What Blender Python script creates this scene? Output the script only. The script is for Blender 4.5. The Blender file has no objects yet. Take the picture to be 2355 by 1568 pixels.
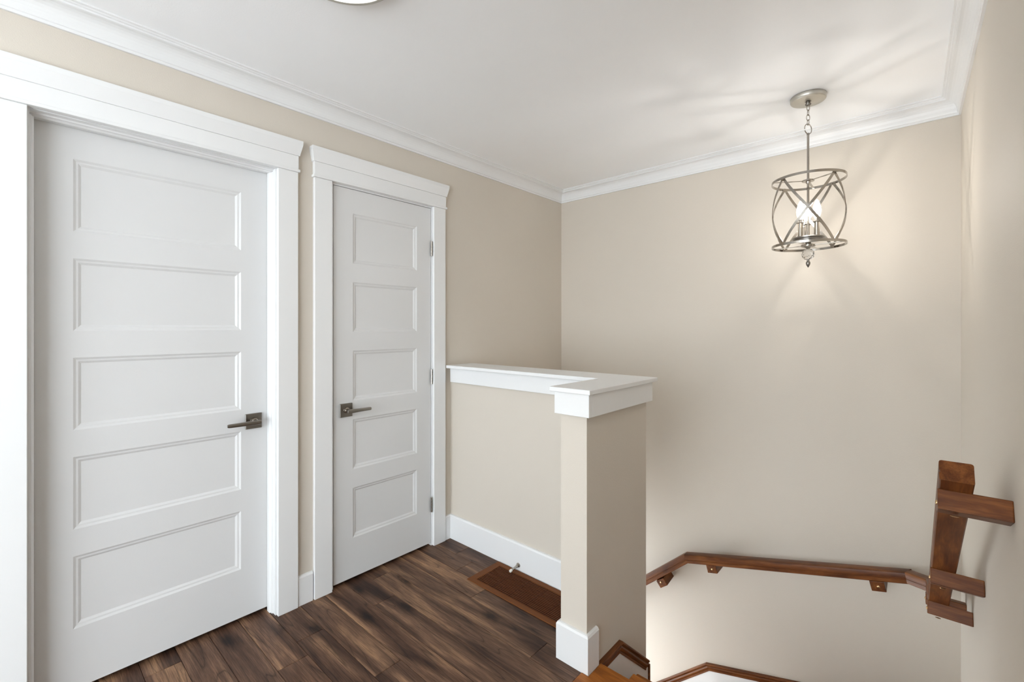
import bpy, bmesh, math, random
from mathutils import Vector as V, Matrix as M

random.seed(7)
S = bpy.context.scene
COL = S.collection

# ------------------------------------------------------------------ camera, world, exposure
TH = math.radians(41.836); EYE = 1.321
cd = bpy.data.cameras.new('camera'); cam = bpy.data.objects.new('camera', cd); COL.objects.link(cam)
cd.sensor_width = 36.0; cd.sensor_fit = 'HORIZONTAL'
cd.lens = 36.0 * 1038.44 / 2355.0
cd.shift_y = (751.9 - 784.0) / 2355.0
cd.clip_start = 0.02
cam.location = (0, 0, EYE); cam.rotation_euler = (math.pi / 2, 0, TH)
S.camera = cam

w = bpy.data.worlds.new('daylight'); S.world = w; w.use_nodes = True
bg = w.node_tree.nodes['Background']
bg.inputs['Color'].default_value = (0.87, 0.945, 1.0, 1)      # daylight from the open hall end
bg.inputs['Strength'].default_value = 7.3
L_DISC = 3.0        # flush ceiling light
L_BULB = 1080.0      # glowing cores of the pendant's clear candle bulbs
S.view_settings.view_transform = 'Standard'
S.view_settings.look = 'None'
S.view_settings.gamma = 1.0
S.view_settings.use_curve_mapping = False
S.view_settings.exposure = 0.15
S.cycles.max_bounces = 14
S.cycles.diffuse_bounces = 8
S.cycles.glossy_bounces = 6
S.cycles.transmission_bounces = 8
S.cycles.caustics_refractive = False
S.cycles.caustics_reflective = False

# ------------------------------------------------------------------ materials
def newmat(name):
    m = bpy.data.materials.new(name); m.use_nodes = True
    nt = m.node_tree; b = nt.nodes['Principled BSDF']
    return m, nt, b
def N(nt, t, **kw):
    n = nt.nodes.new(t)
    for k, v in kw.items():
        if k in n.inputs: n.inputs[k].default_value = v
        else: setattr(n, k, v)
    return n
def paint(name, col, rough, bump=0.0, scale=260.0):
    m, nt, b = newmat(name)
    tc = N(nt, 'ShaderNodeTexCoord')
    n1 = N(nt, 'ShaderNodeTexNoise', Scale=1.7, Detail=3.0)
    nt.links.new(tc.outputs['Object'], n1.inputs['Vector'])
    mr = N(nt, 'ShaderNodeMapRange'); mr.inputs['To Min'].default_value = 0.975; mr.inputs['To Max'].default_value = 1.025
    nt.links.new(n1.outputs['Fac'], mr.inputs['Value'])
    mx = N(nt, 'ShaderNodeMix', data_type='RGBA', blend_type='MULTIPLY')
    mx.inputs[0].default_value = 1.0; mx.inputs[6].default_value = (*col, 1)
    nt.links.new(mr.outputs[0], mx.inputs[7])
    nt.links.new(mx.outputs[2], b.inputs['Base Color'])
    b.inputs['Roughness'].default_value = rough
    if bump:
        n2 = N(nt, 'ShaderNodeTexNoise', Scale=scale, Detail=2.0)
        nt.links.new(tc.outputs['Object'], n2.inputs['Vector'])
        bp = N(nt, 'ShaderNodeBump', Strength=bump, Distance=0.002)
        nt.links.new(n2.outputs['Fac'], bp.inputs['Height'])
        nt.links.new(bp.outputs[0], b.inputs['Normal'])
    return m
def metal(name, col, rough):
    m, nt, b = newmat(name)
    tc = N(nt, 'ShaderNodeTexCoord')
    n = N(nt, 'ShaderNodeTexNoise', Scale=60.0, Detail=2.0)
    nt.links.new(tc.outputs['Object'], n.inputs['Vector'])
    mr = N(nt, 'ShaderNodeMapRange'); mr.inputs['To Min'].default_value = rough * .85; mr.inputs['To Max'].default_value = rough * 1.15
    nt.links.new(n.outputs['Fac'], mr.inputs['Value']); nt.links.new(mr.outputs[0], b.inputs['Roughness'])
    b.inputs['Base Color'].default_value = (*col, 1); b.inputs['Metallic'].default_value = 1.0
    return m
def ramp(nt, stops):
    r = N(nt, 'ShaderNodeValToRGB'); e = r.color_ramp.elements
    while len(e) < len(stops): e.new(0.5)
    for i, (p, c) in enumerate(stops):
        e[i].position = p; e[i].color = (*c, 1)
    return r
def coords(nt, sx, sy, sz):
    """object coordinates, scaled, with an own random offset per object"""
    tc = N(nt, 'ShaderNodeTexCoord'); oi = N(nt, 'ShaderNodeObjectInfo')
    mu = N(nt, 'ShaderNodeMath', operation='MULTIPLY'); mu.inputs[1].default_value = 83.0
    nt.links.new(oi.outputs['Random'], mu.inputs[0])
    ad = N(nt, 'ShaderNodeVectorMath', operation='ADD')
    nt.links.new(tc.outputs['Object'], ad.inputs[0]); nt.links.new(mu.outputs[0], ad.inputs[1])
    sc = N(nt, 'ShaderNodeVectorMath', operation='MULTIPLY'); sc.inputs[1].default_value = (sx, sy, sz)
    nt.links.new(ad.outputs[0], sc.inputs[0])
    return sc.outputs[0]
def mixrgb(nt, fac, a, b, mode='MIX'):
    m = N(nt, 'ShaderNodeMix', data_type='RGBA', blend_type=mode)
    for sock, v in ((0, fac), (6, a), (7, b)):
        if hasattr(v, 'links'): nt.links.new(v, m.inputs[sock])
        else: m.inputs[sock].default_value = v if sock == 0 else (*v, 1)
    return m.outputs[2]

def plank_wood():
    m, nt, b = newmat('laminate_wood')
    # broad smoky blotches along the board
    n1 = N(nt, 'ShaderNodeTexNoise', Scale=1.0, Detail=4.0, Roughness=0.55, Distortion=0.5)
    nt.links.new(coords(nt, 1.7, 13.0, 3.0), n1.inputs['Vector'])
    r1 = ramp(nt, [(0.29, (0.028, 0.013, 0.009)), (0.42, (0.080, 0.041, 0.026)), (0.54, (0.146, 0.080, 0.050)), (0.68, (0.30, 0.175, 0.100))])
    nt.links.new(n1.outputs['Fac'], r1.inputs[0])
    # fine grain
    n2 = N(nt, 'ShaderNodeTexNoise', Scale=1.0, Detail=5.0, Roughness=0.7)
    nt.links.new(coords(nt, 11.0, 260.0, 3.0), n2.inputs['Vector'])
    r2 = ramp(nt, [(0.34, (0.42, 0.40, 0.38)), (0.62, (1.22, 1.21, 1.20))])
    nt.links.new(n2.outputs['Fac'], r2.inputs[0])
    c = mixrgb(nt, 0.85, r1.outputs[0], r2.outputs[0], 'MULTIPLY')
    # cathedral lines: contour lines of a stretched noise
    n3 = N(nt, 'ShaderNodeTexNoise', Scale=1.0, Detail=1.5, Distortion=0.3)
    nt.links.new(coords(nt, 0.75, 9.5, 2.0), n3.inputs['Vector'])
    mu = N(nt, 'ShaderNodeMath', operation='MULTIPLY'); mu.inputs[1].default_value = 11.0
    nt.links.new(n3.outputs['Fac'], mu.inputs[0])
    fr = N(nt, 'ShaderNodeMath', operation='PINGPONG'); fr.inputs[1].default_value = 0.5
    nt.links.new(mu.outputs[0], fr.inputs[0])
    r3 = ramp(nt, [(0.0, (0.20, 0.18, 0.18)), (0.05, (0.80, 0.80, 0.80)), (0.2, (1, 1, 1))])
    nt.links.new(fr.outputs[0], r3.inputs[0])
    c = mixrgb(nt, 0.75, c, r3.outputs[0], 'MULTIPLY')
    # knots
    vo = N(nt, 'ShaderNodeTexVoronoi', voronoi_dimensions='2D', Scale=1.0, Randomness=1.0)
    nd = N(nt, 'ShaderNodeTexNoise', Scale=22.0, Detail=2.0)
    co = coords(nt, 1.9, 4.3, 1.0)
    nt.links.new(co, nd.inputs['Vector'])
    ds = N(nt, 'ShaderNodeVectorMath', operation='MULTIPLY_ADD'); ds.inputs[1].default_value = (0.07, 0.07, 0.0)
    nt.links.new(nd.outputs['Color'], ds.inputs[0]); nt.links.new(co, ds.inputs[2])
    nt.links.new(ds.outputs[0], vo.inputs['Vector'])
    r4 = ramp(nt, [(0.03, (0.10, 0.085, 0.075)), (0.07, (0.38, 0.33, 0.30)), (0.11, (0.72, 0.69, 0.67)), (0.20, (1, 1, 1))])
    nt.links.new(vo.outputs['Distance'], r4.inputs[0])
    c = mixrgb(nt, 0.9, c, r4.outputs[0], 'MULTIPLY')
    # board to board tone
    oi = N(nt, 'ShaderNodeObjectInfo')
    r5 = ramp(nt, [(0.0, (0.80, 0.77, 0.77)), (0.5, (1.0, 0.99, 0.98)), (1.0, (1.22, 1.20, 1.15))])
    nt.links.new(oi.outputs['Random'], r5.inputs[0])
    c = mixrgb(nt, 1.0, c, r5.outputs[0], 'MULTIPLY')
    nt.links.new(c, b.inputs['Base Color'])
    b.inputs['Roughness'].default_value = 0.46; b.inputs['Specular IOR Level'].default_value = 0.25
    bp = N(nt, 'ShaderNodeBump', Strength=0.12, Distance=0.001)
    nt.links.new(n2.outputs['Fac'], bp.inputs['Height']); nt.links.new(bp.outputs[0], b.inputs['Normal'])
    return m
def stained_wood(name, dark, mid, light, rough=0.33):
    m, nt, b = newmat(name)
    n1 = N(nt, 'ShaderNodeTexNoise', Scale=1.0, Detail=4.0, Roughness=0.6, Distortion=0.6)
    nt.links.new(coords(nt, 5.0, 32.0, 32.0), n1.inputs['Vector'])
    r1 = ramp(nt, [(0.28, dark), (0.5, mid), (0.72, light)])
    nt.links.new(n1.outputs['Fac'], r1.inputs[0])
    n2 = N(nt, 'ShaderNodeTexNoise', Scale=1.0, Detail=4.0)
    nt.links.new(coords(nt, 14.0, 300.0, 300.0), n2.inputs['Vector'])
    r2 = ramp(nt, [(0.3, (0.72, 0.70, 0.68)), (0.65, (1.1, 1.1, 1.1))])
    nt.links.new(n2.outputs['Fac'], r2.inputs[0])
    nt.links.new(mixrgb(nt, 0.8, r1.outputs[0], r2.outputs[0], 'MULTIPLY'), b.inputs['Base Color'])
    b.inputs['Roughness'].default_value = rough; b.inputs['Specular IOR Level'].default_value = 0.28
    return m
def glow(name, col, strength):
    m, nt, b = newmat(name)
    b.inputs['Base Color'].default_value = (0.9, 0.9, 0.88, 1)
    b.inputs['Emission Color'].default_value = (*col, 1); b.inputs['Emission Strength'].default_value = strength
    return m

BEIGE = paint('beige_wall_paint', (0.597, 0.546, 0.476), 0.62, 0.22)
CEIL = paint('white_ceiling_paint', (0.90, 0.915, 0.93), 0.8, 0.12, 180.0)
WHITE = paint('white_trim_paint', (0.745, 0.75, 0.75), 0.34)
DOORW = paint('white_door_paint', (0.65, 0.652, 0.652), 0.42, 0.05, 420.0)
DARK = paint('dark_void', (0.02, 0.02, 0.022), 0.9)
LAM = plank_wood()
RAILW = stained_wood('stained_rail_wood', (0.055, 0.014, 0.003), (0.135, 0.041, 0.009), (0.24, 0.085, 0.021), 0.4)
TREADW = stained_wood('stained_tread_wood', (0.18, 0.050, 0.006), (0.29, 0.090, 0.012), (0.40, 0.145, 0.026), 0.45)
NICKEL = metal('brushed_nickel', (0.43, 0.40, 0.36), 0.18)
PEWTER = metal('dark_pewter', (0.25, 0.235, 0.215), 0.30)
BRASS = metal('brass_screw', (0.62, 0.42, 0.22), 0.35)
CANOPY = metal('satin_nickel_canopy', (0.56, 0.54, 0.49), 0.42)
BROWNM = paint('brown_register_enamel', (0.15, 0.052, 0.016), 0.55)
BROWND = paint('register_recess_shade', (0.026, 0.007, 0.004), 0.6)  # dark tone stands in for the shade down inside the register
SLATM = paint('slat_brown_enamel', (0.125, 0.044, 0.018), 0.5)
for m_ in (BROWNM, BROWND, SLATM): m_.node_tree.nodes['Principled BSDF'].inputs['Specular IOR Level'].default_value = 0.12
RUBBER = paint('white_rubber', (0.75, 0.72, 0.66), 0.5)
m_, nt_, b_ = newmat('clear_crystal'); CRYST = m_
b_.inputs['Transmission Weight'].default_value = 1.0; b_.inputs['Roughness'].default_value = 0.02; b_.inputs['IOR'].default_value = 1.5
DISC = glow('lit_white_diffuser', (1.0, 0.985, 0.96), L_DISC)
CORE = glow('glowing_filament', (1.0, 0.955, 0.895), L_BULB)
BULB = bpy.data.materials.new('lit_clear_bulb'); BULB.use_nodes = True
nt_ = BULB.node_tree; nt_.nodes.clear()
mo_ = N(nt_, 'ShaderNodeOutputMaterial'); mx_ = N(nt_, 'ShaderNodeMixShader'); tr_ = N(nt_, 'ShaderNodeBsdfTransparent'); em_ = N(nt_, 'ShaderNodeEmission')
mx_.inputs[0].default_value = 0.30; em_.inputs['Color'].default_value = (1.0, 0.96, 0.90, 1); em_.inputs['Strength'].default_value = 7.3
nt_.links.new(tr_.outputs[0], mx_.inputs[1]); nt_.links.new(em_.outputs[0], mx_.inputs[2]); nt_.links.new(mx_.outputs[0], mo_.inputs['Surface'])

# ------------------------------------------------------------------ mesh helpers
class MB:
    def __init__(s): s.bm = bmesh.new()
    def box(s, x0, x1, y0, y1, z0, z1):
        v = [s.bm.verts.new((x, y, z)) for x in (x0, x1) for y in (y0, y1) for z in (z0, z1)]
        for f in ((0, 1, 3, 2), (4, 6, 7, 5), (0, 4, 5, 1), (2, 3, 7, 6), (0, 2, 6, 4), (1, 5, 7, 3)):
            s.bm.faces.new([v[i] for i in f])
        return s
    def prism(s, poly, axis, a, b):
        """poly of (p,q) extruded along axis 'x','y','z' from a to b; the other two axes in order"""
        def P(p, q, t): return {'x': (t, p, q), 'y': (p, t, q), 'z': (p, q, t)}[axis]
        A = [s.bm.verts.new(P(p, q, a)) for p, q in poly]; B = [s.bm.verts.new(P(p, q, b)) for p, q in poly]
        n = len(poly); s.bm.faces.new(A); s.bm.faces.new(B[::-1])
        for i in range(n): s.bm.faces.new((A[i], B[i], B[(i + 1) % n], A[(i + 1) % n]))
        return s
    def tube(s, pts, r, n=12, closed=False):
        """round tube through points (r: one radius or one per point)"""
        pts = [V(p) for p in pts]; rr = r if isinstance(r, (list, tuple)) else [r] * len(pts)
        rings = []; prev = None
        for i, p in enumerate(pts):
            if closed: t = pts[(i + 1) % len(pts)] - pts[i - 1]
            else: t = pts[min(i + 1, len(pts) - 1)] - pts[max(i - 1, 0)]
            t.normalize()
            if prev is None:
                ref = V((0, 0, 1)) if abs(t.z) < .9 else V((1, 0, 0)); u = t.cross(ref).normalized()
            else:
                u = (prev - t * prev.dot(t)).normalized()
            prev = u; v = t.cross(u)
            rings.append([s.bm.verts.new(p + (u * math.cos(2 * math.pi * k / n) + v * math.sin(2 * math.pi * k / n)) * rr[i]) for k in range(n)])
        m = len(rings)
        for i in range(m if closed else m - 1):
            A, B = rings[i], rings[(i + 1) % m]
            for k in range(n): s.bm.faces.new((A[k], A[(k + 1) % n], B[(k + 1) % n], B[k]))
        if not closed:
            s.bm.faces.new(rings[0][::-1]); s.bm.faces.new(rings[-1])
        return s
    def lathe(s, prof, c, n=32):
        """prof (r,z) revolved about the vertical through c"""
        c = V(c); rings = []
        for r, z in prof:
            if r < 1e-6: rings.append([s.bm.verts.new(c + V((0, 0, z)))])
            else: rings.append([s.bm.verts.new(c + V((r * math.cos(2 * math.pi * k / n), r * math.sin(2 * math.pi * k / n), z))) for k in range(n)])
        for A, B in zip(rings, rings[1:]):
            for k in range(n):
                a0, a1 = A[k % len(A)], A[(k + 1) % len(A)]; b0, b1 = B[k % len(B)], B[(k + 1) % len(B)]
                f = [a0]
                for q in (a1, b1, b0):
                    if q not in f: f.append(q)
                if len(f) > 2: s.bm.faces.new(f)
        return s
    def strip(s, pts, outs, wid, thk):
        """flat bar through pts, lying on a surface with outward normals outs"""
        pts = [V(p) for p in pts]; R = []
        for i, p in enumerate(pts):
            t = (pts[min(i + 1, len(pts) - 1)] - pts[max(i - 1, 0)]).normalized()
            o = V(outs[i]); o = (o - t * o.dot(t)).normalized(); q = t.cross(o)
            R.append([s.bm.verts.new(p + q * a * wid / 2 + o * b * thk / 2) for a, b in ((-1, -1), (1, -1), (1, 1), (-1, 1))])
        for A, B in zip(R, R[1:]):
            for k in range(4): s.bm.faces.new((A[k], A[(k + 1) % 4], B[(k + 1) % 4], B[k]))
        s.bm.faces.new(R[0][::-1]); s.bm.faces.new(R[-1])
        return s
    def build(s, name, mat, parent=None, bevel=0.0, smooth=False, segs=1, matrix=None):
        bm = s.bm
        bmesh.ops.recalc_face_normals(bm, faces=bm.faces)
        if bevel:
            ed = [e for e in bm.edges if len(e.link_faces) == 2 and e.calc_face_angle(0) > 0.5]
            bmesh.ops.bevel(bm, geom=ed, offset=bevel, segments=segs, profile=0.5, affect='EDGES', clamp_overlap=True)
        me = bpy.data.meshes.new(name); bm.to_mesh(me); bm.free()
        me.materials.append(mat)
        if smooth:
            me.polygons.foreach_set('use_smooth', [True] * len(me.polygons))
            me.set_sharp_from_angle(angle=math.radians(smooth if smooth is not True else 40))
        o = bpy.data.objects.new(name, me); COL.objects.link(o)
        if matrix is not None: o.matrix_world = matrix
        else:   # origin at the middle of the piece's bottom
            vs = [v.co for v in me.vertices]
            c = V(((min(v.x for v in vs) + max(v.x for v in vs)) / 2, (min(v.y for v in vs) + max(v.y for v in vs)) / 2, min(v.z for v in vs)))
            me.transform(M.Translation(-c)); o.location = c
        if parent is not None: setparent(o, parent)
        return o
ROOTMAT = {}
def absmat(o): return ROOTMAT.get(o.name, None) or o.matrix_basis.copy()
def setparent(o, p):
    mw = o.matrix_basis.copy(); ROOTMAT[o.name] = mw
    o.parent = p; o.matrix_parent_inverse = absmat(p).inverted()
def empty(name, loc):
    o = bpy.data.objects.new(name, None); COL.objects.link(o); o.location = loc; o.empty_display_size = 0.1
    return o
def tag(o, label, cat, group=None):
    o['label'] = label; o['category'] = cat
    if group: o['group'] = group
    return o
def struct(o, label=None, cat=None):
    o['kind'] = 'structure'
    if label: o['label'] = label
    if cat: o['category'] = cat
    return o
def seg(name, prof, P0, P1, mat, parent=None, up=(0, 0, 1), n0=None, n1=None, smooth=False, bevel=0.0):
    """profile (a to the left of travel, b upwards) swept from P0 to P1, ends cut by planes n0, n1; local X runs along it"""
    P0, P1 = V(P0), V(P1); X = (P1 - P0); L = X.length; X.normalize()
    Z = V(up); Z = (Z - X * Z.dot(X)).normalized(); Y = Z.cross(X)
    R = M((X, Y, Z)).transposed()
    bm = bmesh.new(); A = []; B = []
    for a, b in prof:
        o = Y * a + Z * b
        t0 = -(o.dot(n0)) / X.dot(n0) if n0 is not None else 0
        t1 = -(o.dot(n1)) / X.dot(n1) if n1 is not None else 0
        A.append(bm.verts.new((t0, a, b))); B.append(bm.verts.new((L + t1, a, b)))
    n = len(prof); bm.faces.new(A); bm.faces.new(B[::-1])
    for i in range(n): bm.faces.new((A[i], B[i], B[(i + 1) % n], A[(i + 1) % n]))
    k = MB(); k.bm.free(); k.bm = bm
    return k.build(name, mat, parent, smooth=smooth, bevel=bevel, matrix=M.Translation(P0) @ R.to_4x4())
def mitre(a, b, c):
    a, b, c = V(a), V(b), V(c)
    return ((b - a).normalized() + (c - b).normalized()).normalized()

# ------------------------------------------------------------------ key dimensions (metres)
XW = -2.187            # door wall face
YB = 3.054             # back wall face
XR = 0.160; PHI = 0.0067   # right wall passes (XR, YB), turned a touch
ZC = 2.43              # ceiling
ZLOW = -2.7
YRE = -1.15             # unseen right wall cut short here, an added opening that lets daylight in
YP0, YP1 = 1.862, 1.985    # half wall, front and back face
PX0, PX1, PYF = -1.0595, -0.9385, 1.477     # pier
def RW(s, o, z):       # point by the right wall: s from the back corner, o out of the wall
    return V((XR + s * math.sin(PHI) - o * math.cos(PHI), YB - s * math.cos(PHI) - o * math.sin(PHI), z))

# ------------------------------------------------------------------ shell
D1 = (0.048, 0.818, 2.046)       # door openings: y0, y1, top (finished jamb faces)
D2 = (1.0925, 1.7095, 2.0395)
JT = 0.018
wl = MB()
T = 0.115
segs_y = [(-4.0, D1[0] - JT), (D1[1] + JT, D2[0] - JT), (D2[1] + JT, YB + .12)]
for a, b in segs_y: wl.box(XW - T, XW, a, b, 0.0 if b < 2 else -0.3, ZC)
for d in (D1, D2): wl.box(XW - T, XW, d[0] - JT, d[1] + JT, d[2] + JT, ZC)
struct(wl.build('wall_left', BEIGE))
struct(MB().box(-3.4, 0.3, YB, YB + .12, ZLOW, ZC).build('wall_back', BEIGE))
mw = M.Translation((XR, YB, 0)) @ M.Rotation(PHI, 4, 'Z')
struct(MB().box(0, .12, YRE - YB, 0.0, ZLOW, ZC).build('wall_right', BEIGE, matrix=mw))
struct(MB().box(-2.4, 0.35, -4.0, YB + .12, ZC, ZC + .1).build('ceiling', CEIL))
# half wall (with its pier), running down as the wall of the stairwell
hw = MB().prism([(XW, YP0), (PX0, YP0), (PX0, PYF), (PX1, PYF), (PX1, YP1), (XW, YP1)], 'z', ZLOW, 1.066)
struct(hw.build('wall_half_height', BEIGE))

# ------------------------------------------------------------------ floor: base and planks
fl = MB().box(-2.42, -0.9545, -4.0, 1.90, -0.20, -0.010)
fl.box(-0.9545, 0.25, YRE, 1.391, -0.20, -0.010); fl.box(-0.9545, 0.30, -4.0, YRE, -0.20, -0.010)
floor = struct(fl.build('floor', DARK))
PITCH = 0.11650; Y0 = 0.925
joint = {0: -1.525, 2: -1.917, 3: -2.118, 4: -1.15, -2: -1.827, 6: -1.86, 1: -1.02, 5: -1.62, 7: -2.0, -1: -0.72, -3: -1.30, -4: -1.72, -5: -0.95}
PL = 1.215
VX0, VX1, VY0, VY1 = -1.752, -1.118, 1.604, 1.842     # floor register cut-out (boards run under its flange)
for k in range(-42, 9):
    ya, yb = Y0 + k * PITCH, Y0 + (k + 1) * PITCH
    yb = min(yb, YP0)
    if ya >= YP0 - .01: continue
    j = joint.get(k, -2.4 + random.random() * PL)
    x = j - 2 * PL
    while x < 0.3:
        a, b = max(x, -2.40), x + PL
        x += PL
        xe = 0.30 if yb < YRE else 0.155 if yb <= 1.392 else -0.9545
        b = min(b, xe)
        if b - a < 0.03: continue
        g = 0.0007
        MB().box(a + g, b - g, ya + g, yb - g, -0.010, 0.0).build('plank', LAM, floor, bevel=0.0011)

# ------------------------------------------------------------------ ceiling crown moulding
crown = [(0, -.090), (.009, -.090), (.009, -.080), (.013, -.078), (.014, -.074)]
for i in range(7):
    t = i / 6 * math.pi / 2
    crown.append((.052 - .037 * math.cos(t), -.022 - .048 * (1 - math.sin(t))))
crown += [(.056, -.020), (.056, -.014), (.061, -.012), (.063, -.008), (.070, -.006), (.070, 0), (0, 0)]
cr = [RW(YB - YRE, 0, ZC), V((XR, YB, ZC)), V((XW, YB, ZC)), V((XW, -4.0, ZC))]
nA, nB = mitre(cr[0], cr[1], cr[2]), mitre(cr[1], cr[2], cr[3])
struct(seg('trim_1', crown, cr[0], cr[1], WHITE, n1=nA))
struct(seg('trim_2', crown, cr[1], cr[2], WHITE, n0=nA, n1=nB))
struct(seg('trim_3', crown, cr[2], cr[3], WHITE, n0=nB))

# ------------------------------------------------------------------ baseboards
def basep(h, t=.014): return [(0, 0), (t, 0), (t, h - .010), (t - .004, h - .002), (t - .010, h), (0, h)]
BH = 0.148
def base(name, P0, P1, n0=None, n1=None, h=BH): return struct(seg(name, basep(h), P0, P1, WHITE, n0=n0, n1=n1))
base('baseboard_left', (XW, .985, 0), (XW, .912, 0), h=.140)
cpt = V((XW, YP0, 0))
base('baseboard_left_corner', cpt, (XW, 1.808, 0), n0=mitre((XW + 1, YP0, 0), cpt, (XW, 0, 0)))
base('baseboard_left_hall', (XW, -.046, 0), (XW, -4.0, 0))
# half wall: front, pier left side, pier front, pier right side
p = [V((XW, YP0, 0)), V((PX0, YP0, 0)), V((PX0, PYF, 0)), V((PX1, PYF, 0)), V((PX1, PYF + .066, 0))]
pr = p[::-1]
nn = [mitre(pr[i - 1], pr[i], pr[i + 1]) for i in range(1, 4)]
hb = empty('baseboard_half_wall', (PX0, PYF, 0)); struct(hb)
bw = MB()
seg('board', basep(BH), pr[0], pr[1], WHITE, hb, n1=nn[0])
seg('board', basep(BH), pr[1], pr[2], WHITE, hb, n0=nn[0], n1=nn[1])
seg('board', basep(BH), pr[2], pr[3], WHITE, hb, n0=nn[1], n1=nn[2])
seg('board', basep(BH), pr[3], pr[4], WHITE, hb, n0=nn[2], n1=mitre(pr[3], pr[4], (XW, 0, 0)))

# ------------------------------------------------------------------ half wall cap and apron
cap = empty('trim_half_wall_cap', (PX0, YP0, 1.066)); struct(cap)
MB().prism([(-2.166, 1.808), (-1.088, 1.808), (-1.088, 1.437), (-0.9005, 1.437), (-0.9005, 2.030), (-2.166, 2.030)], 'z', 1.067, 1.0855).build('cap_board', WHITE, cap, bevel=.0025, segs=2)
AZ0, AZ1, AT = 0.979, 1.067, 0.0255
apl = [V((-2.162, YP0, AZ0)), V((PX0, YP0, AZ0)), V((PX0, PYF, AZ0)), V((PX1, PYF, AZ0)), V((PX1, YP1, AZ0)), V((-2.162, YP1, AZ0))][::-1]
ap = [(0, 0), (.0135, 0), (.0135, AZ1 - AZ0), (0, AZ1 - AZ0)]
ap2 = [(0, 0), (AT, 0), (AT, AZ1 - AZ0), (0, AZ1 - AZ0)]
# boards of the apron follow the wall round; front and pier boards are the thick ones
def board(x0, x1, y0, y1): MB().box(x0, x1, y0, y1, AZ0, AZ1).build('apron_board', WHITE, cap, bevel=.0012)
board(-2.163, PX0 - .0135, YP0 - .0235, YP0)
board(PX0 - .0135, PX0, PYF, YP0)
board(PX0 - .0135, PX1 + AT, PYF - AT, PYF)
board(PX1, PX1 + AT, PYF, 1.999)
board(XW, PX1, YP1, 1.999)

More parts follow.
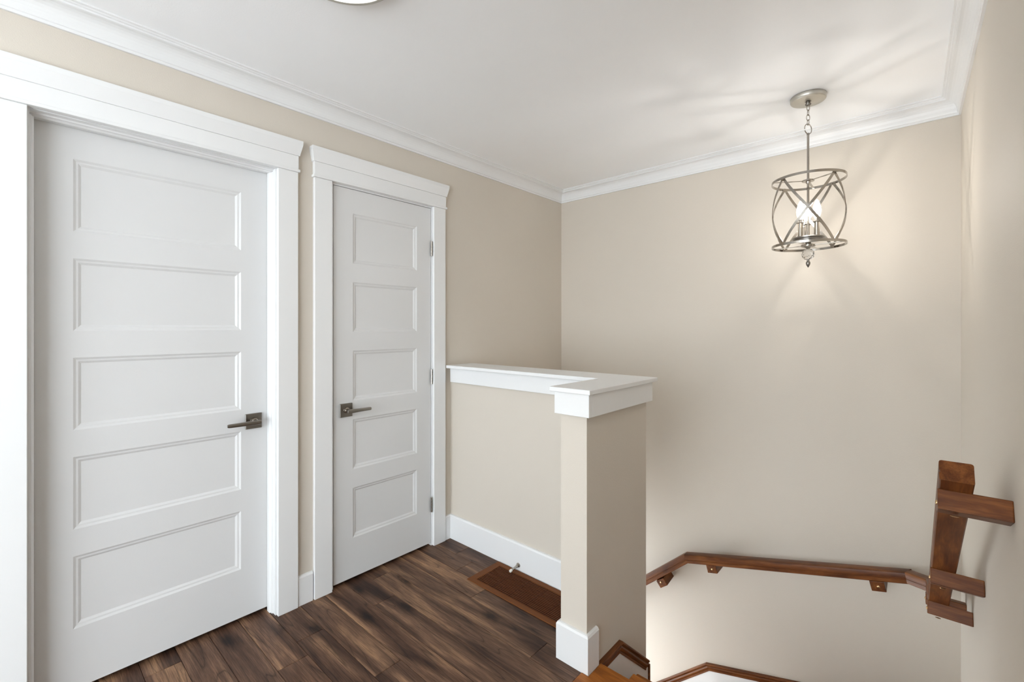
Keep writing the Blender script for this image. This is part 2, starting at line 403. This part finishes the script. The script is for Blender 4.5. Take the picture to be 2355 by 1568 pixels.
# ------------------------------------------------------------------ doors
def pane_rows(z0): return [(z0 + i * .3576, z0 + i * .3576 + .2612) for i in range(5)]
def door(name, xf, op, slab, pan, rows, side, recess, head_end, cl):
    y0, y1, z0, z1 = slab; u0, u1 = pan
    d = struct(empty(name, (xf, (y0 + y1) / 2, 0)))
    # slab: stiles and rails with the sticking of each panel, side faces and back
    b = MB(); bm = b.bm
    def P(u, v, dep): return bm.verts.new((xf - dep, u, v))
    def quad(a, b2, c, e, dep=0.0):
        bm.faces.new([P(a, c, dep), P(b2, c, dep), P(b2, e, dep), P(a, e, dep)])
    quad(y0, u0, z0, z1); quad(u1, y1, z0, z1)
    zz = [z0] + [q for r in rows for q in r] + [z1]
    for i in range(0, len(zz), 2): quad(u0, u1, zz[i], zz[i + 1])
    prof = [(0, 0), (.0075, .0045), (.0135, .0052), (.0215, .0100)]
    for (a, c) in rows:
        loops = [[P(u0 + i, a + i, q), P(u1 - i, a + i, q), P(u1 - i, c - i, q), P(u0 + i, c - i, q)] for i, q in prof]
        loops = [[P(u0 + i, a + i, q), P(u1 - i, a + i, q), P(u1 - i, c - i, q), P(u0 + i, c - i, q)] for i, q in prof]
        for A, B in zip(loops, loops[1:]):
            for k in range(4): bm.faces.new((A[k], A[(k + 1) % 4], B[(k + 1) % 4], B[k]))
    bmesh.ops.remove_doubles(bm, verts=bm.verts, dist=1e-6)
    bb = [P(y0, z0, .035), P(y1, z0, .035), P(y1, z1, .035), P(y0, z1, .035)]
    ff = [P(y0, z0, 0), P(y1, z0, 0), P(y1, z1, 0), P(y0, z1, 0)]
    bm.faces.new(bb)
    for k in range(4): bm.faces.new((ff[k], ff[(k + 1) % 4], bb[(k + 1) % 4], bb[k]))
    # keep face directions: front faces look to +x
    so = b
    me_o = so.build('slab', DOORW, d)
    for (a, c) in rows:
        MB().box(xf - .020, xf - .0100, u0 + .0212, u1 - .0212, a + .0212, c - .0212).build('panel', DOORW, d)
    # jambs
    jy0, jy1, jz = op
    xb = XW - .118
    MB().box(xb, XW - .0005, jy0 - JT + .001, jy0, 0, jz).build('jamb', WHITE, d)
    MB().box(xb, XW - .0005, jy1, jy1 + JT - .001, 0, jz).build('jamb', WHITE, d)
    MB().box(xb, XW - .0005, jy0 - JT + .001, jy1 + JT - .001, jz, jz + JT - .001).build('jamb', WHITE, d)
    if recess:      # moulded stops in front of the slab
        sx0, sx1, st = xf + .003, xf + .045, .0115
        prof_s = [(0, 0), (st, 0), (st, .024), (st * .55, .031), (st * .45, .040), (0, .042)]
        # in plan: a away from the jamb, b towards the room
        def stop(poly, axis, t0, t1): MB().prism(poly, axis, t0, t1).build('door_stop_strip', WHITE, d)
        stop([(sx0 + q, jy1 - p_) for p_, q in prof_s], 'z', 0, jz - st)
        stop([(sx0 + q, jy0 + p_) for p_, q in prof_s], 'z', 0, jz - st)
        stop([(sx0 + q, jz - p_) for p_, q in prof_s], 'y', jy0, jy1)
    else:
        MB().box(xf - .050, xf - .038, jy0, jy0 + .011, 0, jz).build('door_stop_strip', WHITE, d)
        MB().box(xf - .050, xf - .038, jy1 - .011, jy1, 0, jz).build('door_stop_strip', WHITE, d)
        MB().box(xf - .050, xf - .038, jy0, jy1, jz - .011, jz).build('door_stop_strip', WHITE, d)
    # added unseen sheet, painted dark so that the gap under the slab stays dark
    MB().box(XW - .130, XW - .119, jy0 - .06, jy1 + .06, -.01, jz + .06).build('dark_gap_sheet', DARK, d)
    # casing: legs, head with fillet, frieze and flared cap
    c0, c1, zl = cl        # inner edges of the casing, underside of the head
    CT = .0205
    MB().box(XW, XW + CT, c0 - .0895, c0, 0, zl).build('casing_leg', WHITE, d, bevel=.0015)
    MB().box(XW, XW + CT, c1, c1 + .0895, 0, zl).build('casing_leg', WHITE, d, bevel=.0015)
    e0, e1 = c0 - .0895, c1 + .0895
    hd = MB().box(XW, XW + CT + .003, e0 - .001, e1 + .001, zl + .012, zl + .075).build('casing_head', WHITE, d, bevel=.001)
    MB().box(XW, XW + CT + .009, e0 - .007, e1 + .007, zl, zl + .0125).build('fillet', WHITE, hd, bevel=.002, segs=2)
    # cap, flared to the front and both sides
    kb = MB(); bm = kb.bm; rings = []
    for o, z in ((.0005, .0735), (.0010, .0765), (.0055, .0768), (.0062, .080), (.013, .112), (.0165, .128), (.0165, .146)):
        rings.append([bm.verts.new((x, y, zl + z)) for x, y in ((XW, e0 - o), (XW + CT + o, e0 - o), (XW + CT + o, e1 + o), (XW, e1 + o))])
    for A, B in zip(rings, rings[1:]):
        for k in range(4): bm.faces.new((A[k], A[(k + 1) % 4], B[(k + 1) % 4], B[k]))
    bm.faces.new(rings[0][::-1]); bm.faces.new(rings[-1])
    kb.build('cap_moulding', WHITE, hd)
    # lever handle
    hy, hz, dirn, ln = side
    t = MB().box(xf, xf + .0075, hy - .034, hy + .034, hz - .0345, hz + .0345).build('handle', PEWTER, d, bevel=.0012)
    t['label'] = 'square dark nickel rosette with slim straight lever'
    MB().tube([(xf + .007, hy, hz), (xf + .016, hy, hz), (xf + .017, hy, hz), (xf + .056, hy, hz)], [.0155, .0145, .0105, .0098], 20).build('neck', NICKEL, t, smooth=True)
    lv = MB(); bm = lv.bm
    R = []
    xs = xf + .052
    for i, (q, hh, tt) in enumerate([(-.017, .0045, .004), (-.0155, .0085, .0062), (-.004, .0105, .0065), (.045, .0090, .0058), (ln - .006, .0080, .0052), (ln, .0062, .004)]):
        yy = hy + dirn * q
        ring = []
        for k in range(16):
            an = 2 * math.pi * k / 16; ca, sa = math.cos(an), math.sin(an)
            ring.append(bm.verts.new((xs + tt * math.copysign(abs(ca) ** .5, ca), yy, hz + hh * math.copysign(abs(sa) ** .5, sa))))
        R.append(ring)
    for A, B in zip(R, R[1:]):
        for k in range(16): bm.faces.new((A[k], A[(k + 1) % 16], B[(k + 1) % 16], B[k]))
    bm.faces.new(R[0]); bm.faces.new(R[-1])
    lv.build('lever', PEWTER, t, smooth=50)
    return d
X1 = -2.257
door('door_1', X1, D1, (.051, .8145, .018, 2.0425), (.157, .6985), pane_rows(.2345), (.7485, .893, -1, .118), True, None, (.043, .8228, 2.048))
X2 = -2.1885
d2 = door('door_2', X2, D2, (1.0955, 1.7065, .017, 2.0365), (1.2005, 1.6055), pane_rows(.2215), (1.1605, .8935, 1, .115), False, None, (1.0795, 1.7160, 2.0475))
for z in (.205, .978, 1.750):
    h = MB().tube([(XW + .006, 1.7082, z), (XW + .006, 1.7082, z + .088)], .0062, 12)
    ho = h.build('hinge', NICKEL, d2, smooth=True)
    MB().box(XW - .0022, XW + .0012, 1.7085, 1.7158, z, z + .088).build('leaf', NICKEL, ho)
    for kz in (.017, .035, .053, .071):
        MB().tube([(XW + .006, 1.7082, z + kz - .0006), (XW + .006, 1.7082, z + kz + .0006)], .0066, 12).build('joint', PEWTER, ho)

# ------------------------------------------------------------------ stairs
st = struct(empty('floor_stairs', (-.4, 1.5, 0)))
XS1 = RW(1.5, 0, 0).x
# landing nosing board (notched beside the skirt moulding)
MB().prism([(-.9535, 1.3925), (.168, 1.3925), (.168, 1.5900), (-.803, 1.5900), (-.803, 1.5535), (-.9235, 1.5535), (-.9235, 1.4635), (-.9535, 1.4635)], 'z', -.028, .0035).build('nosing', TREADW, st, bevel=.004, segs=3)
struct(MB().box(-.936, .20, 1.42, 1.5480, ZLOW, -.030).build('wall_stair_front', WHITE))
def tread(poly, z):
    MB().prism(poly, 'z', z - .028, z).build('tread', TREADW, st, bevel=.005, segs=2)
def riser(a, b, z0, z1, t=.018):
    a, b = V((*a, 0)), V((*b, 0)); d_ = (b - a).normalized(); n_ = V((-d_.y, d_.x, 0)) * t
    MB().prism([(a.x, a.y), (b.x, b.y), (b.x + n_.x, b.y + n_.y), (a.x + n_.x, a.y + n_.y)], 'z', z0, z1).build('riser', WHITE, st)
RI = .19
XI, XO, YO = PX1 + .030, XR - .030, YB - .030
tread([(XI, 1.560), (XO, 1.560), (XO, 1.835), (XI, 1.835)], -RI)
riser((XI, 1.5490), (XO, 1.5490), -RI, -.029)
tread([(XI, 1.800), (XO, 1.800), (XO, 2.075), (XI, 2.075)], -2 * RI)
riser((XI, 1.8100), (XO, 1.8100), -2 * RI, -RI - .029)
riser((XI, 2.0500), (XO, 2.0500), -3 * RI, -2 * RI - .029)
pv = (XI, 2.045)
def wp(deg, extra=0):
    t = math.radians(deg); dx, dy = math.cos(t), math.sin(t)
    s_ = min((XO - pv[0]) / dx if dx > 1e-6 else 9, (YO - pv[1]) / dy if dy > 1e-6 else 9)
    return (pv[0] + dx * s_, pv[1] + dy * s_)
tread([pv, (XO, 2.045), wp(34)], -3 * RI)
tread([pv, wp(30), (XO, YO), wp(64)], -4 * RI)
tread([pv, wp(60), wp(89.9)], -5 * RI)
riser(pv, wp(31.5), -4 * RI, -3 * RI - .029); riser(pv, wp(61.5), -5 * RI, -4 * RI - .029)
for k in range(4):
    xa = XI - .02 - k * .215
    tread([(xa - .24, YP1 + .030), (xa + .02, YP1 + .030), (xa + .02, YO), (xa - .24, YO)], -(6 + k) * RI)
    riser((xa, YP1 + .030), (xa, YO), -(6 + k) * RI, -(5 + k) * RI - .029)
struct(MB().box(-2.3, .3, 1.40, 3.1, ZLOW - .1, ZLOW).build('floor_lower', LAM))

# white skirt boards with stained cap mouldings
mould = [(0, .002), (0, -.042), (.0120, -.042), (.0130, -.038), (.0115, -.034), (.0140, -.029), (.0160, -.021), (.0125, -.014), (.0160, -.009), (.0195, -.006), (.0200, -.002), (.0180, .002)]
def skirt(idx, pts, normal, low):
    """pts on the wall face, walked with the stairwell on the left; low = bottom of the white board"""
    s = struct(empty('trim_%d' % idx, pts[0]))
    pts = [V(q) for q in pts]; n_ = V(normal)
    Up = V((0, 0, 1))
    for i in range(len(pts) - 1):
        n0 = mitre(pts[i - 1], pts[i], pts[i + 1]) if i else None
        n1 = mitre(pts[i], pts[i + 1], pts[i + 2]) if i + 2 < len(pts) else None
        seg('cap_moulding', mould, pts[i], pts[i + 1], RAILW, s, n0=n0, n1=n1, smooth=35)
    bm = MB(); t = n_ * .010
    A = [bm.bm.verts.new(q - V((0, 0, .034)) + t) for q in pts] + [bm.bm.verts.new(V((pts[-1].x, pts[-1].y, low)) + t), bm.bm.verts.new(V((pts[0].x, pts[0].y, low)) + t)]
    B = [bm.bm.verts.new(v.co - t) for v in A]
    bm.bm.faces.new(A); bm.bm.faces.new(B[::-1])
    for i in range(len(A)): bm.bm.faces.new((A[i], B[i], B[(i + 1) % len(A)], A[(i + 1) % len(A)]))
    bm.build('skirt_board', WHITE, s)
    return s
# pier side (faces +x): walk towards -y
zP = lambda y: -.006 if y < 1.730 else -.006 - .863 * (y - 1.730)
sp = skirt(5, [(PX1, YP1, zP(YP1)), (PX1, 1.730, -.006), (PX1, 1.5445, -.006)], (1, 0, 0), -1.4)
MB().box(PX1 - .004, PX1 + .0165, YP1 - .0005, YP1 + .012, -1.6, zP(YP1) - .020).build('corner_bead', RAILW, sp, bevel=.002)
# back wall (faces -y): walk towards -x
skirt(6, [(XR, YB, -.876 + .279 * (XR + 1.024)), (-1.024, YB, -.876), (XW, YB, -.876 - .90 * (-1.024 - XW))], (0, -1, 0), -2.5)
# right wall (faces -x): walk towards +y
zr = -.876 + .279 * (XR + 1.024)
skirt(7, [RW(1.42, 0, zr + .26 * .55 + .76 * (1.42 - .55)), RW(.55, 0, zr + .26 * .55), RW(0, 0, zr)], (-1, 0, 0), -2.0)

# ------------------------------------------------------------------ handrail
OL, OR = .1283, .0663; OC = (OL + OR) / 2; HW = (OL - OR) / 2
HH = .052
rail_prof = [(-HW + .003, -HH), (-HW, -HH + .003), (-HW, -.005), (-HW + .0015, -.0015), (-HW + .005, 0),
             (HW - .005, 0), (HW - .0015, -.0015), (HW, -.005), (HW, -.026), (HW - .0022, -.028), (HW - .0022, -.031), (HW, -.033), (HW, -HH + .003), (HW - .003, -HH)]
zs = lambda s: -.1507 + .7607 * s          # top of the rail by the right wall
sb = .530
ybr = YB - OC
zb = lambda x: .127 + .249 * x             # back wall stretch
xk = -1.124; zk = zb(xk) - .004
RP = [RW(1.4983, OC, zs(1.4983)), RW(sb, OC, zs(sb)), RW(.185, OC, .146), V((-.030, ybr, .121)), V((xk, ybr, zk)), V((-2.150, ybr, zk - .884 * (xk + 2.150)))]
hr = tag(empty('handrail', RP[0]), 'dark stained wooden handrail fixed along the stairwell walls by square wooden blocks', 'handrail')
for i in range(5):
    n0 = mitre(RP[i - 1], RP[i], RP[i + 1]) if i else None
    n1 = mitre(RP[i], RP[i + 1], RP[i + 2]) if i < 4 else None
    seg('rail', rail_prof, RP[i], RP[i + 1], RAILW, hr, n0=n0, n1=n1, smooth=35)
def block(O, along, outv, slope_m, up_len, k, ln, nm='bracket', out_len=OL + .002):
    """block under the rail: O = top of its near face at the wall, along = direction of travel (down the rail),
    k tilts the near face between plumb (0) and square to the rail (1)"""
    al = math.atan(slope_m); X = V(along)
    d_ = (X * math.cos(al) - V((0, 0, 1)) * math.sin(al))
    dn = (-X * math.sin(al) * k - V((0, 0, 1))); dn.normalize()
    Yv = V(outv); R = M((Yv, d_, -dn)).transposed()
    b = MB(); bm = b.bm
    vs = [bm.verts.new((a * out_len, q * ln, -r * up_len)) for a in (0, 1) for q in (0, 1) for r in (0, 1)]
    for f in ((0, 1, 3, 2), (4, 6, 7, 5), (0, 4, 5, 1), (2, 3, 7, 6), (0, 2, 6, 4), (1, 5, 7, 3)): bm.faces.new([vs[i] for i in f])
    mat = M.Translation(V(O)) @ R.to_4x4()
    o = b.build(nm, RAILW, hr, bevel=.0025, segs=2, matrix=mat)
    # screw on the outer end and plug underneath
    def disc(c, ax, r, h, m, name):
        s = MB(); c = V(c); ax = V(ax)
        pts = [c, c + ax * h * .5, c + ax * h]
        s.tube([mat @ q for q in pts], [r, r * .95, r * .55], 14).build(name, m, o, smooth=True)
    disc((out_len - .0005, ln * .45, -up_len * .5), (1, 0, 0), .0062, .004, BRASS, 'screw')
    disc((out_len - .032, ln * .5, -up_len + .0005), (0, 0, -1), .0085, .002, BRASS, 'plug')
    return o
mR = .7607; ca = math.cos(math.atan(mR))
wa = (-math.sin(PHI), math.cos(PHI), 0); wo = (-math.cos(PHI), -math.sin(PHI), 0)
for s in (1.4534, .9015, .5384):
    n_ = HH - .001; sa = math.sin(math.atan(mR))
    block(RW(s + n_ * sa, 0, zs(s) - n_ * ca), wa, wo, mR, .050, .39, .0634)
block(RW(.300, 0, .146 + .25 * (.300 - .185) - HH), wa, wo, .25, .045, .8, .055)
def back_block(xc, m, z_top):
    al = math.atan(m); n_ = HH - .001
    x = xc + .030 * math.cos(al)
    block((x - n_ * math.sin(al) * 0, YB, z_top(x) - n_ / math.cos(al)), (-1, 0, 0), (0, -1, 0), m, .048, 1.0, .060)
back_block(-.150, .249, zb); back_block(-.955, .249, zb)
back_block(-1.292, .884, lambda x: zk - .884 * (xk - x))

# ------------------------------------------------------------------ pendant light
PX, PY = -.388, 2.572
pd = tag(empty('pendant_light', (PX, PY, ZC)), 'small nickel drum cage pendant light with three lit candle bulbs above the stairwell', 'pendant light')
C = lambda z: (PX, PY, z)
MB().lathe([(0, 0), (.073, 0), (.0745, -.003), (.0735, -.018), (.071, -.022), (.068, -.0235), (0, -.0240)], C(ZC), 48).build('canopy', CANOPY, pd, smooth=40)
MB().lathe([(0, -.020), (.014, -.020), (.014, -.024), (.009, -.026), (.009, -.034), (.013, -.036), (.011, -.041), (.005, -.044), (0, -.044)], C(ZC), 20).build('canopy_loop_holder', PEWTER, pd, smooth=40)
def link(zc, hx, hz, ang, r=.0016, nm='chain_link'):
    pts = []
    for k in range(24):
        t = 2 * math.pi * k / 24; a = hx * math.cos(t); b = hz * math.sin(t)
        pts.append((PX + a * math.cos(ang), PY + a * math.sin(ang), zc + b))
    MB().tube(pts, r, 8, closed=True).build(nm, NICKEL, pd, smooth=True)
VA = TH                      # azimuth of the picture plane
link(2.377, .0085, .0145, VA + .2); link(2.353, .0075, .0135, VA + 1.4); link(2.329, .0085, .0150, VA + .1); link(2.306, .0075, .0135, VA + 1.5)
link(2.2745, .0235, .0240, VA + .35, .0021, 'loop_ring')
RTOP = 2.254
MB().tube([C(RTOP), C(RTOP - .008)], .0062, 14).build('rod_cap', PEWTER, pd, smooth=True)
MB().tube([C(RTOP - .006), C(1.752)], .0052, 14).build('rod', NICKEL, pd, smooth=True)
ZT, ZBm = 2.026, 1.713       # ring centres
RR = .150; RHH = .0115 / 2
for z in (ZT, ZBm):
    MB().lathe([(RR, -RHH), (RR + .003, -RHH), (RR + .003, RHH), (RR, RHH), (RR, -RHH)], C(z), 96).build('ring', NICKEL, pd, smooth=40)
va = math.atan2(-PY, -PX)    # towards the viewer
def onbar(th, t):
    r = RR - .009 + .008 * math.sin(math.pi * t)
    return V((PX + r * math.cos(th), PY + r * math.sin(th), ZT + (ZBm - ZT) * t)), (math.cos(th), math.sin(th), 0)
for q in range(4):
    for sg in (-1, 1):
        th0 = va + math.pi / 4 + q * math.pi / 2
        pts, outs = [], []
        for i in range(19):
            t = i / 18
            p_, o_ = onbar(th0 + sg * t * math.pi / 2, t)
            if sg > 0: p_ = p_ - V(o_) * .0030
            pts.append(p_); outs.append(o_)
        MB().strip(pts, outs, .0115, .0024).build('strap', NICKEL, pd, smooth=30)
# hub with three arms at the top ring
hub = MB().lathe([(0, .010), (.009, .010), (.011, .004), (.026, .003), (.026, -.002), (.011, -.003), (.009, -.012), (0, -.012)], C(ZT - .002), 24).build('hub', NICKEL, pd, smooth=40)
for k in range(3):
    th = va + .9 + k * 2 * math.pi / 3; c_, s_ = math.cos(th), math.sin(th)
    MB().strip([(PX + c_ * .02, PY + s_ * .02, ZT - .002), (PX + c_ * RR, PY + s_ * RR, ZT - .002)], [(0, 0, 1)] * 2, .010, .002).build('arm', NICKEL, hub)
# lower hub, cross arms, plate
lh = MB().lathe([(0, .022), (.010, .022), (.012, .010), (.030, .004), (.030, -.004), (.016, -.010), (.010, -.013), (0, -.013)], C(ZBm), 28).build('hub', NICKEL, pd, smooth=40)
for k in range(4):
    th = va + math.pi / 4 + .5 + k * math.pi / 2; c_, s_ = math.cos(th), math.sin(th)
    MB().strip([(PX + c_ * .02, PY + s_ * .02, ZBm), (PX + c_ * RR, PY + s_ * RR, ZBm)], [(0, 0, 1)] * 2, .013, .003).build('arm', NICKEL, lh)
MB().lathe([(0, .030), (.064, .030), (.068, .027), (.068, .022), (.060, .020), (.060, .013), (.030, .010), (0, .010)], C(ZBm + .010), 40).build('candle_plate', PEWTER, pd, smooth=40)
zpl = ZBm + .040
for k in range(3):
    # one behind, two to the sides, as seen from the hall
    th = va + math.pi + .12 + k * 2 * math.pi / 3
    x, y = PX + .038 * math.cos(th), PY + .038 * math.sin(th)
    cs = MB().lathe([(0, 0), (.0115, 0), (.0115, .070), (0, .070)], (x, y, zpl), 20).build('candle_sleeve', NICKEL, pd, smooth=40)
    MB().lathe([(.0, .066), (.0170, .066), (.0185, .069), (.0170, .070), (0, .070)], (x, y, zpl), 20).build('drip_cup', NICKEL, cs, smooth=40)
    MB().lathe([(0, .070), (.008, .070), (.008, .084), (0, .084)], (x, y, zpl), 16).build('socket', PEWTER, cs, smooth=40)
    bl = MB().lathe([(0, .084), (.008, .084), (.013, .096), (.0172, .112), (.0178, .124), (.0155, .140), (.0105, .157), (.005, .170), (.0, .176)], (x, y, zpl), 20).build('bulb', BULB, pd, smooth=True)
    MB().tube([(x, y, zpl + .108), (x, y, zpl + .146)], .0036, 10).build('filament', CORE, bl)
MB().tube([C(ZBm - .012), C(ZBm - .018)], .007, 14).build('finial_neck', NICKEL, pd)
bs = bmesh.new(); bmesh.ops.create_icosphere(bs, subdivisions=2, radius=.0275)
kb = MB(); kb.bm.free(); kb.bm = bs
bmesh.ops.translate(bs, verts=bs.verts, vec=(PX, PY, ZBm - .042))
kb.build('crystal_ball', CRYST, pd)
MB().lathe([(0, -.068), (.006, -.068), (.005, -.074), (.009, -.080), (.0095, -.086), (.007, -.095), (.002, -.104), (0, -.107)], C(ZBm), 20).build('finial', PEWTER, pd, smooth=True)

# ------------------------------------------------------------------ flush ceiling light
cx, cy, cr_ = -1.283, .654, .186
fl_ = tag(empty('ceiling_light', (cx, cy, ZC)), 'round white flush ceiling light, lit, in front of the doors', 'ceiling light')
MB().lathe([(0, 0), (cr_, 0), (cr_, -.020), (cr_ - .004, -.024), (cr_ - .014, -.024), (cr_ - .014, -.010), (0, -.010)], (cx, cy, ZC), 72).build('rim', CANOPY, fl_, smooth=40)
dp = [(0, -.016), (cr_ * .6, -.0155), (cr_ - .0145, -.0135)]
MB().lathe(dp + [(cr_ - .0145, -.0105), (0, -.0105)], (cx, cy, ZC), 64).build('diffuser', DISC, fl_, smooth=60)

# ------------------------------------------------------------------ floor register
fr = tag(empty('floor_register', ((VX0 + VX1) / 2, (VY0 + VY1) / 2, 0)), 'long dark brown metal floor register in front of the half wall baseboard', 'vent')
FWX, FWY, FZ = .040, .030, .0045
ix0, ix1, iy0, iy1 = VX0 + FWX, VX1 - FWX, VY0 + FWY, VY1 - FWY
def rim(x0, x1, y0, y1, nm='frame_bar'): MB().box(x0, x1, y0, y1, .0003, FZ).build(nm, BROWNM, fr, bevel=.0012)
rim(VX0, VX1, VY0, iy0); rim(VX0, VX1, iy1, VY1); rim(VX0, ix0, iy0, iy1); rim(ix1, VX1, iy0, iy1)
MB().box(ix0, ix1, iy0, iy1, .0002, .0007).build('duct_shade_plate', BROWND, fr)  # flat plate, shade between the slats painted as its dark colour
ns = 17; pt = (iy1 - iy0) / ns
for i in range(ns):
    y = iy0 + (i + .5) * pt
    MB().prism([(y - .0013, .0010), (y + .0013, .0010), (y + .0009, .0040), (y - .0009, .0040)], 'x', ix0, ix1).build('slat', SLATM, fr)
for i in range(1, 5):
    x = ix0 + (ix1 - ix0) * i / 5
    MB().box(x - .0012, x + .0012, iy0, iy1, .0008, .0028).build('cross_bar', BROWND, fr)

# ------------------------------------------------------------------ door stop on the baseboard
yb0 = YP0 - .014
dsx, dsz = -1.607, .031
ds = tag(empty('door_stop', (dsx, yb0, 0)), 'small nickel door stop screwed into the baseboard above the floor register', 'door stop')
def rodY(name, prof, m):   # lathe along -y from the baseboard
    MB().tube([(dsx, yb0 - q, dsz - q * .10) for q, r in prof], [r for q, r in prof], 18).build(name, m, ds, smooth=True)
rodY('flared_base', [(0, .0125), (.003, .0125), (.006, .0105), (.014, .0072), (.024, .0056)], NICKEL)
rodY('rod', [(.023, .0056), (.040, .0054), (.056, .0060)], NICKEL)
rodY('tip', [(.055, .0068), (.058, .0076), (.066, .0076), (.069, .0062)], RUBBER)
